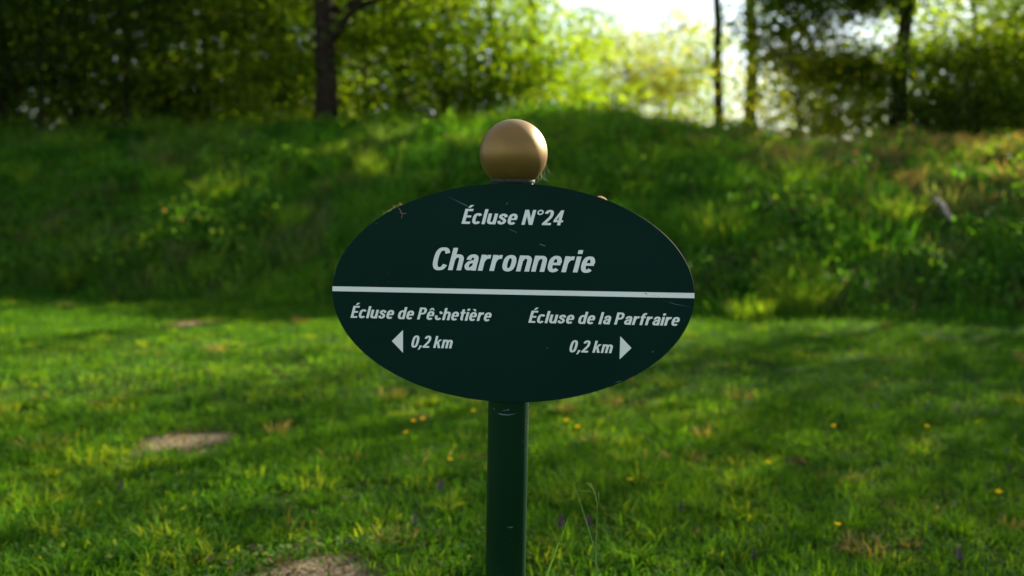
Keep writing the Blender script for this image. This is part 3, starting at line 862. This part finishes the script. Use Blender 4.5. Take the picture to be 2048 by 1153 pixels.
text('lettering', 'white slanted words \u00c9cluse de P\u00eachetière with a flaked c', '\u00c9cluse de P\u00ea\u00e7heti\u00e8re', 701, 635.9, 984, 643, 24)
text('lettering', 'white slanted words \u00c9cluse de la Parfraire', '\u00c9cluse de la Parfraire', 1056.5, 645.9, 1360, 652.2, 24.2)
text('lettering', 'white distance 0,2 km beside the left arrow', '0,2 km', 821, 695.2, 906, 697.2, 23.8)
text('lettering', 'white distance 0,2 km beside the right arrow', '0,2 km', 1137, 704.7, 1226, 706.8, 24)
def sheet(name, label, pts, off=.0004):
    mb = MB()
    vs = [loc(px, py) for px, py in pts]
    mb.add([(v.x, yf - off, v.z) for v in vs], [tuple(range(len(vs)))])
    o_ = mb.build(name, M_LETTER, panel); o_['label'] = label
sheet('arrow', 'white triangle pointing left', [(783.7, 682.5), (806, 660.5), (806, 705.9)])
sheet('arrow', 'white triangle pointing right', [(1240.5, 672.7), (1239.2, 719.1), (1263, 696.5)])
mb = MB()
for pts_, o2, mi_ in [([(665, 573), (665, 582.6), (1388.8, 597), (1388.8, 586.6)], .0004, 0)] + \
        [([(x_, y_), (x_ + w_, y_ + .7), (x_ + w_ * .9, y_ + h_), (x_ + .3, y_ + h_ * .8)], .0006, 1) for x_, y_, w_, h_ in
         ((1289.5, 586.6, 4, 1.7), (1293, 588.6, 2.5, 1.2), (1299, 589.5, 1.2, .9), (1304, 590, 1.5, 1), (1309, 591.5, 3, 1), (1315, 592.6, 4, 1), (842, 581, 1.2, .8), (1050, 585.5, .9, .9))]:
    vs = [loc(px, py) for px, py in pts_]
    mb.add([(v.x, yf - o2, v.z) for v in vs], [tuple(range(len(vs)))], mi_)
o_ = mb.build('stripe', [M_LETTER, M_PANEL], panel); o_['label'] = 'white dividing stripe across the panel'

# ---- bits lying on the sign
def rnd(a, b): return random.uniform(a, b)
mb = MB()
for i in range(16):
    px = rnd(764, 812); q0 = None
    xx = (at(px, 430, YP).x - at(1027, 586, YP).x) / hw
    py = 586 - 219 * math.sqrt(max(0, 1 - xx * xx)) + (px - 1027) * .0195
    p0 = at(px, py + 1, YP + rnd(0, .004))
    d = Vector((rnd(-1, 1), rnd(-.3, .3), rnd(.0, .75)))
    mb.cur = random.choice([(.34, .30, .12), (.24, .23, .09), (.42, .36, .18)])
    mb.tube([p0, p0 + d * .004, p0 + d * .008 + Vector((0, 0, -.001))], [.0005, .0004, .0002], 4)
o_ = mb.build('moss_tuft', M_DRY)
tag(o_, 'dry yellowish moss clinging to the upper left rim of the oval sign panel', 'moss')
mb = MB(); mb.cur = (.30, .22, .15)
for a_, b_ in (((798, 417), (805, 428)), ((805, 428), (813, 427)), ((805, 428), (803, 438)), ((805, 428), (799, 425))):
    p0, p1 = at(*a_, YP - .002), at(*b_, YP - .0035)
    mb.tube([p0, p0.lerp(p1, .5), p1], [.0004, .0005, .0003], 4)
o_ = mb.build('dry_twig', M_DRY)
tag(o_, 'tiny forked dry twig stuck on the front of the oval panel, upper left', 'twig')
mb = MB(); mb.cur = (.30, .19, .10)
pts = [(1196, 394.5), (1202, 394), (1209, 397), (1214, 401), (1208, 400.5), (1201, 397.5)]
vs = [at(px, py, YP + .002 + .002 * math.sin(i)) for i, (px, py) in enumerate(pts)]
vs2 = [v + Vector((0, .004, .0015)) for v in vs]
n = len(vs)
mb.add(vs + vs2, [tuple(range(n)), tuple(range(2 * n - 1, n - 1, -1))] + [(i, (i + 1) % n, (i + 1) % n + n, i + n) for i in range(n)])
o_ = mb.build('dead_leaf', M_DRY)
tag(o_, 'small brown scrap of dead leaf on the upper right rim of the sign panel', 'leaf')
mb = MB()
for i in range(9):
    p0 = at(rnd(1074, 1096), rnd(318, 358), YPOLE - rnd(-.01, .02)); p1 = at(rnd(1070, 1105), rnd(352, 371), YP + rnd(.0, .02))
    mid_ = p0.lerp(p1, .5) + Vector((rnd(-.002, .003), 0, rnd(-.004, 0)))
    mb.tube([p0, mid_, p1], .00004, 3, False)
o_ = mb.build('cobweb', M_WEB)
tag(o_, 'wispy cobweb threads between the bronze ball and the top of the sign panel', 'cobweb')

# ------------------------------------------------------------------ small things in the lawn
def on_ground(px, py, dz=0.0):
    """first point of the view ray that meets the terrain (raised by dz)"""
    d = ray(px, py)
    k = 1.4
    while k < 40:
        q = Vector((0, 0, CAM_Z)) + d * k
        if q.z <= gz(q.x, q.y) + dz: break
        k += .01
    return q.x, q.y
def copy_tree(o, parent=None):
    c = o.copy(); COL.objects.link(c)
    if parent: c.parent = parent
    for ch in o.children: copy_tree(ch, c)
    return c
def make_buttercup():
    root = empty('buttercup', (0, 0, 0))
    mb = MB(); mb.cur = (.05, .11, .02)
    mb.tube([(0, 0, 0), (.004, 0, .04), (.002, .003, .085)], [.0013, .0011, .0009], 5)
    for a_ in (0.4, 2.2, 4.3):
        mb.add([(0, 0, .02), (math.cos(a_) * .014 - .004 * math.sin(a_), math.sin(a_) * .014 + .004 * math.cos(a_), .035), (math.cos(a_) * .032, math.sin(a_) * .032, .034), (math.cos(a_) * .014 + .004 * math.sin(a_), math.sin(a_) * .014 - .004 * math.cos(a_), .035)], [(0, 1, 2, 3)])
    mb.build('stem', M_LAWN, root)
    mb = MB(); mb.cur = (.85, .56, .01)
    for k in range(5):
        a_ = k * 2 * math.pi / 5
        ca, sa = math.cos(a_), math.sin(a_)
        pr = [(.001, 0, .0), (.005, .0048, .0015), (.0105, .0050, .0055), (.0125, 0, .0075), (.0105, -.0050, .0055), (.005, -.0048, .0015), (.006, 0, .0008)]
        vs = [(.002 + x_ * ca - y_ * sa, .003 + x_ * sa + y_ * ca, .085 + z_) for x_, y_, z_ in pr]
        mb.add(vs, [(0, 6, 1), (1, 6, 2), (2, 6, 3), (3, 6, 4), (4, 6, 5), (5, 6, 0)])
    mb.build('petals', M_PETAL, root)
    mb = MB(); mb.cur = (.55, .42, .02)
    mb.lathe([(.0032, .0), (.0034, .002), (.002, .0042)], 10, (.002, .003, .085))
    mb.build('flower_centre', M_PETAL, root)
    return root
proto = make_buttercup()
spots = [((843, 832), 'larger yellow buttercup of the cluster left of the post, rightmost of the three'),
         ((820, 834), 'yellow buttercup of the cluster left of the post, upper left of the three'),
         ((817, 853), 'yellow buttercup of the cluster left of the post, lowest of the three'),
         ((941, 815), 'yellow buttercup in the grass just below the oval panel, close left of the post'),
         ((897, 913), 'dim yellow buttercup alone in the grass left of the post at mid height'),
         ((1128, 834), 'faint yellow buttercup just below the panel, near the right of the post'),
         ((1153, 847), 'yellow buttercup right of the post, slightly farther out than the faint one'),
         ((1266, 958), 'yellow buttercup in the tall grass patch right of the post'),
         ((1534, 921), 'small yellow buttercup halfway between the post and the right edge'),
         ((1675, 844), 'yellow buttercup far back on the right lawn, left of its neighbour at the same depth'),
         ((1845, 841), 'yellow buttercup far back on the right lawn, right of its neighbour at the same depth'),
         ((1998, 972), 'yellow buttercup in the shade close to the right edge'),
         ((1672, 1045), 'brightest yellow buttercup, nearest the camera at the lower right')]
for i, ((px, py), lab) in enumerate(spots):
    c = proto if i == 0 else copy_tree(proto)
    x_, y_ = on_ground(px, py, .09)
    c.location = (x_, y_, gz(x_, y_)); c.rotation_euler = (rnd(.0, .35), rnd(-.15, .2), rnd(0, 6.28))
    s_ = rnd(.78, .98); c.scale = (s_, s_, s_)
    tag(c, lab, 'flower', 'yellow buttercups in the lawn')
def make_bugle():
    root = empty('purple_flower', (0, 0, 0))
    mb = MB(); mb.cur = (.05, .06, .025)
    mb.tube([(0, 0, 0), (.002, .001, .04), (0, 0, .075)], [.0018, .0016, .001], 5)
    mb.build('stem', M_LAWN, root)
    mb = MB()
    r = random.Random(4)
    for lv in range(6):
        for k in range(6):
            a_ = k * 1.047 + lv * .5; zz = .038 + lv * .0075; rr_ = .011 - lv * .0011
            mb.cur = (.045, .03, .075) if r.random() < .55 else (.05, .03, .03)
            d = Vector((math.cos(a_), math.sin(a_), .35)); s_ = Vector((-math.sin(a_), math.cos(a_), 0))
            p0 = Vector((0, 0, zz))
            mb.add([p0, p0 + d * rr_ * .6 + s_ * .0035, p0 + d * rr_, p0 + d * rr_ * .6 - s_ * .0035], [(0, 1, 2, 3)])
    mb.build('flower_spike', M_PETAL, root)
    return root
proto = make_bugle()
spots = [((237, 957), 'small purple flower spike in the shaded grass at the lower left'),
         ((877, 960), 'dark purple flower spike left of the post, close to it at mid height'),
         ((830, 1027), 'dark purple flower spike in the short grass left of the post, nearer the camera'),
         ((1119, 1032), 'dark purple-brown flower spike close beside the post on its right'),
         ((1180, 1027), 'purple flower spike beside the tall grass stalks right of the post'),
         ((1363, 996), 'dark flower spike right of the grass stalks in the sunlit patch'),
         ((1510, 1090), 'brownish purple flower spike low in the bright grass at the lower right'),
         ((1752, 800), 'dark purple flower spike far back on the right lawn, leftmost of three'),
         ((1857, 803), 'dark purple flower spike far back on the right lawn, middle of three'),
         ((1917, 816), 'dark purple flower spike far back on the right lawn, rightmost of three'),
         ((2015, 887), 'dark purple flower spike by the right edge, the farther of two'),
         ((2018, 928), 'dark purple flower spike by the right edge, the nearer of two'),
         ((1924, 1096), 'tiny violet flower spike near the lower right corner')]
for i, ((px, py), lab) in enumerate(spots):
    c = proto if i == 0 else copy_tree(proto)
    x_, y_ = on_ground(px, py, .065)
    c.location = (x_, y_, gz(x_, y_)); c.rotation_euler = (rnd(-.15, .15), rnd(-.2, .2), rnd(0, 6.28))
    s_ = rnd(.9, 1.3); c.scale = (s_, s_, s_ * .68)
    tag(c, lab, 'flower', 'purple flower spikes in the lawn')

# tall grass stalks by the post
def path3(pts, Y): return [at(px, py, Y) for px, py in pts]
YS = 1.83
x0 = at(1190, 1153, YS).x
mb = MB(); mb.cur = (.07, .15, .04)
foot_p = Vector((x0 + .0, YS, gz(x0, YS)))
main = [foot_p] + path3([(1190, 1153), (1192, 1080), (1194, 1020), (1192, 990), (1188, 975)], YS)
mb.tube(main, [.0015, .0012, .001, .0008, .0006, .0004], 5)
for pts in ([(1194, 1010), (1190, 988), (1183, 975), (1171, 966)], [(1191, 990), (1180, 983), (1158, 982)], [(1189, 985), (1184, 972), (1180, 966)], [(1194, 1015), (1198, 1000), (1197, 985)], [(1186, 980), (1181, 970), (1175, 965)]):
    mb.cur = (.16, .22, .09)
    mb.tube(path3(pts, YS - .004), [.0004, .0004, .0006, .0005][:len(pts)] if len(pts) < 5 else .0004, 4)
o_ = mb.build('grass_stalk', M_LAWN)
tag(o_, 'tall thin grass stalk with a feathery seed head, right of the post', 'grass stalk')
mb = MB(); mb.cur = (.06, .14, .04)
pts = path3([(1192, 1110), (1180, 1070), (1166, 1025), (1155, 990), (1147, 965)], YS + .02)
xb = at(1200, 1153, YS + .02).x
mb.tube([Vector((xb + .01, YS + .02, gz(xb, YS)))] + pts, [.0015, .0013, .0012, .001, .0007, .0003], 5)
o_ = mb.build('grass_stalk', M_LAWN)
tag(o_, 'bare grass stalk leaning left behind the feathery one, right of the post', 'grass stalk')
mb = MB(); mb.cur = (.018, .055, .025)
YB = 1.76
pl = path3([(1080, 1190), (1097, 1140), (1112, 1098), (1128, 1060), (1138, 1030)], YB)
g0 = Vector((pl[0].x - .03, YB, gz(pl[0].x, YB)))
cs = [g0] + pl; wd = [.0015, .0022, .0024, .002, .0013, .0002]
vs = []
for p_, w_ in zip(cs, wd): vs += [p_ + Vector((-w_, .0, w_ * .3)), p_ + Vector((0, .001, 0)), p_ + Vector((w_, -.0005, -w_ * .3))]
fs = []
for i in range(len(cs) - 1):
    fs += [(3 * i, 3 * i + 1, 3 * i + 4, 3 * i + 3), (3 * i + 1, 3 * i + 2, 3 * i + 5, 3 * i + 4)]
mb.add(vs, fs)
o_ = mb.build('broad_grass', M_LAWN)
tag(o_, 'broad blue-green grass blade slanting beside the lower end of the post', 'grass blade')

# ------------------------------------------------------------------ tufts, stick and dry stems on the bank
def tuft(label, px, py, n, h, spread, cols, seed, cat='grass tuft', wid=(.007, .013), name='grass_tuft', lean=.45):
    global rng
    keep, rng = rng, np.random.default_rng(seed)
    x_, y_ = on_ground(px, py)
    a = rng.uniform(0, 6.283, n); rr_ = spread * np.sqrt(rng.random(n)) * .45
    X, Y = x_ + np.cos(a) * rr_, y_ + np.sin(a) * rr_
    Z = ground_z(X, Y) - gz(x_, y_) - .01
    C = ramp3(rng.random(n), *cols) * (.8 + .4 * rng.random((n, 1)))
    V, F, C = blades(np.stack([X - x_, Y - y_, Z], 1), h * rng.uniform(.55, 1.1, n), rng.uniform(*wid, n), rng.uniform(0, 6.283, n), a + rng.normal(0, .5, n), np.abs(rng.normal(lean, .22, n)), C, .6)
    o_ = link(name, np_mesh(name, V, F, C), M_BANK); o_.location = (x_, y_, gz(x_, y_))
    tag(o_, label, cat)
    rng = keep
TG = ((.05, .13, .012), (.09, .18, .016), (.15, .23, .025))
TD = ((.03, .08, .02), (.05, .12, .02), (.08, .15, .025))
TS = ((.09, .11, .04), (.13, .135, .06), (.17, .16, .085))
tuft('bright yellow-green grass tuft at the foot of the bank, right of the sign', 1590, 612, 520, .32, .65, TG, 1, wid=(.005, .010), lean=.35)
tuft('smaller bright grass tuft just left of the big one at the foot of the bank', 1500, 640, 170, .22, .4, TG, 2, wid=(.005, .010), lean=.35)
tuft('upright pale green tuft on the middle of the bank, left of the ball', 742, 372, 130, .48, .22, TG, 3, lean=.22)
tuft('dark arching tuft above and right of the pale upright one on the bank', 775, 300, 140, .42, .3, TD, 4)
tuft('yellowish tuft on the slope close left of the bronze ball', 940, 300, 160, .26, .4, TG, 5)
tuft('broad bright tuft near the top of the bank on the left', 310, 275, 260, .38, .7, TG, 6)
tuft('small yellow-green tuft half way up the left slope', 430, 395, 160, .30, .45, TG, 7)
tuft('yellow grass tuft beside the grey stick on the right slope', 1800, 445, 150, .28, .4, TG, 8)
tuft('olive grass tuft in the shade at the foot of the left bank', 120, 560, 220, .36, .6, TD, 9)
tuft('upright bright tuft on the slope below the slender trunks', 1410, 310, 120, .30, .25, TG, 10)
tuft('dry straw-coloured tuft at the brown top of the bank near the right edge', 1980, 330, 200, .30, .6, TS, 11)
tuft('dry brownish tuft on the right slope under the straight dark trunk', 1790, 320, 180, .26, .6, TS, 12)
tuft('tall pale seeding grasses on the crest in front of the oak trunk', 400, 235, 110, .62, .7, TS, 13, wid=(.004, .008), lean=.15)
tuft('pale seeding grasses on the crest left of the ball', 790, 228, 110, .5, .9, TS, 14, wid=(.004, .008), lean=.18)
tuft('few dry stalks on the slope to the left of the sign panel', 640, 395, 16, .30, .12, TS, 15, wid=(.006, .010), lean=.15)
tuft('leafy green tuft on the slope right of the sign panel', 1440, 470, 200, .32, .5, TG, 16)
p0 = on_ground(1868, 425); p1 = on_ground(1905, 468)
mb = MB()
P0, P1 = Vector((p0[0], p0[1], gz(*p0) + .14)), Vector((p1[0], p1[1], gz(*p1) + .12))
mb.tube([P0, P0.lerp(P1, .35) + Vector((.01, 0, .015)), P0.lerp(P1, .7) + Vector((-.006, 0, .01)), P1], [.022, .026, .024, .02], 8)
mb.tube([P0.lerp(P1, .5), P0.lerp(P1, .5) + Vector((.05, -.02, .03))], [.012, .006], 6)
o_ = mb.build('stick', M_STICK, None, True)
tag(o_, 'bare grey stick lying on the right slope of the bank', 'stick')
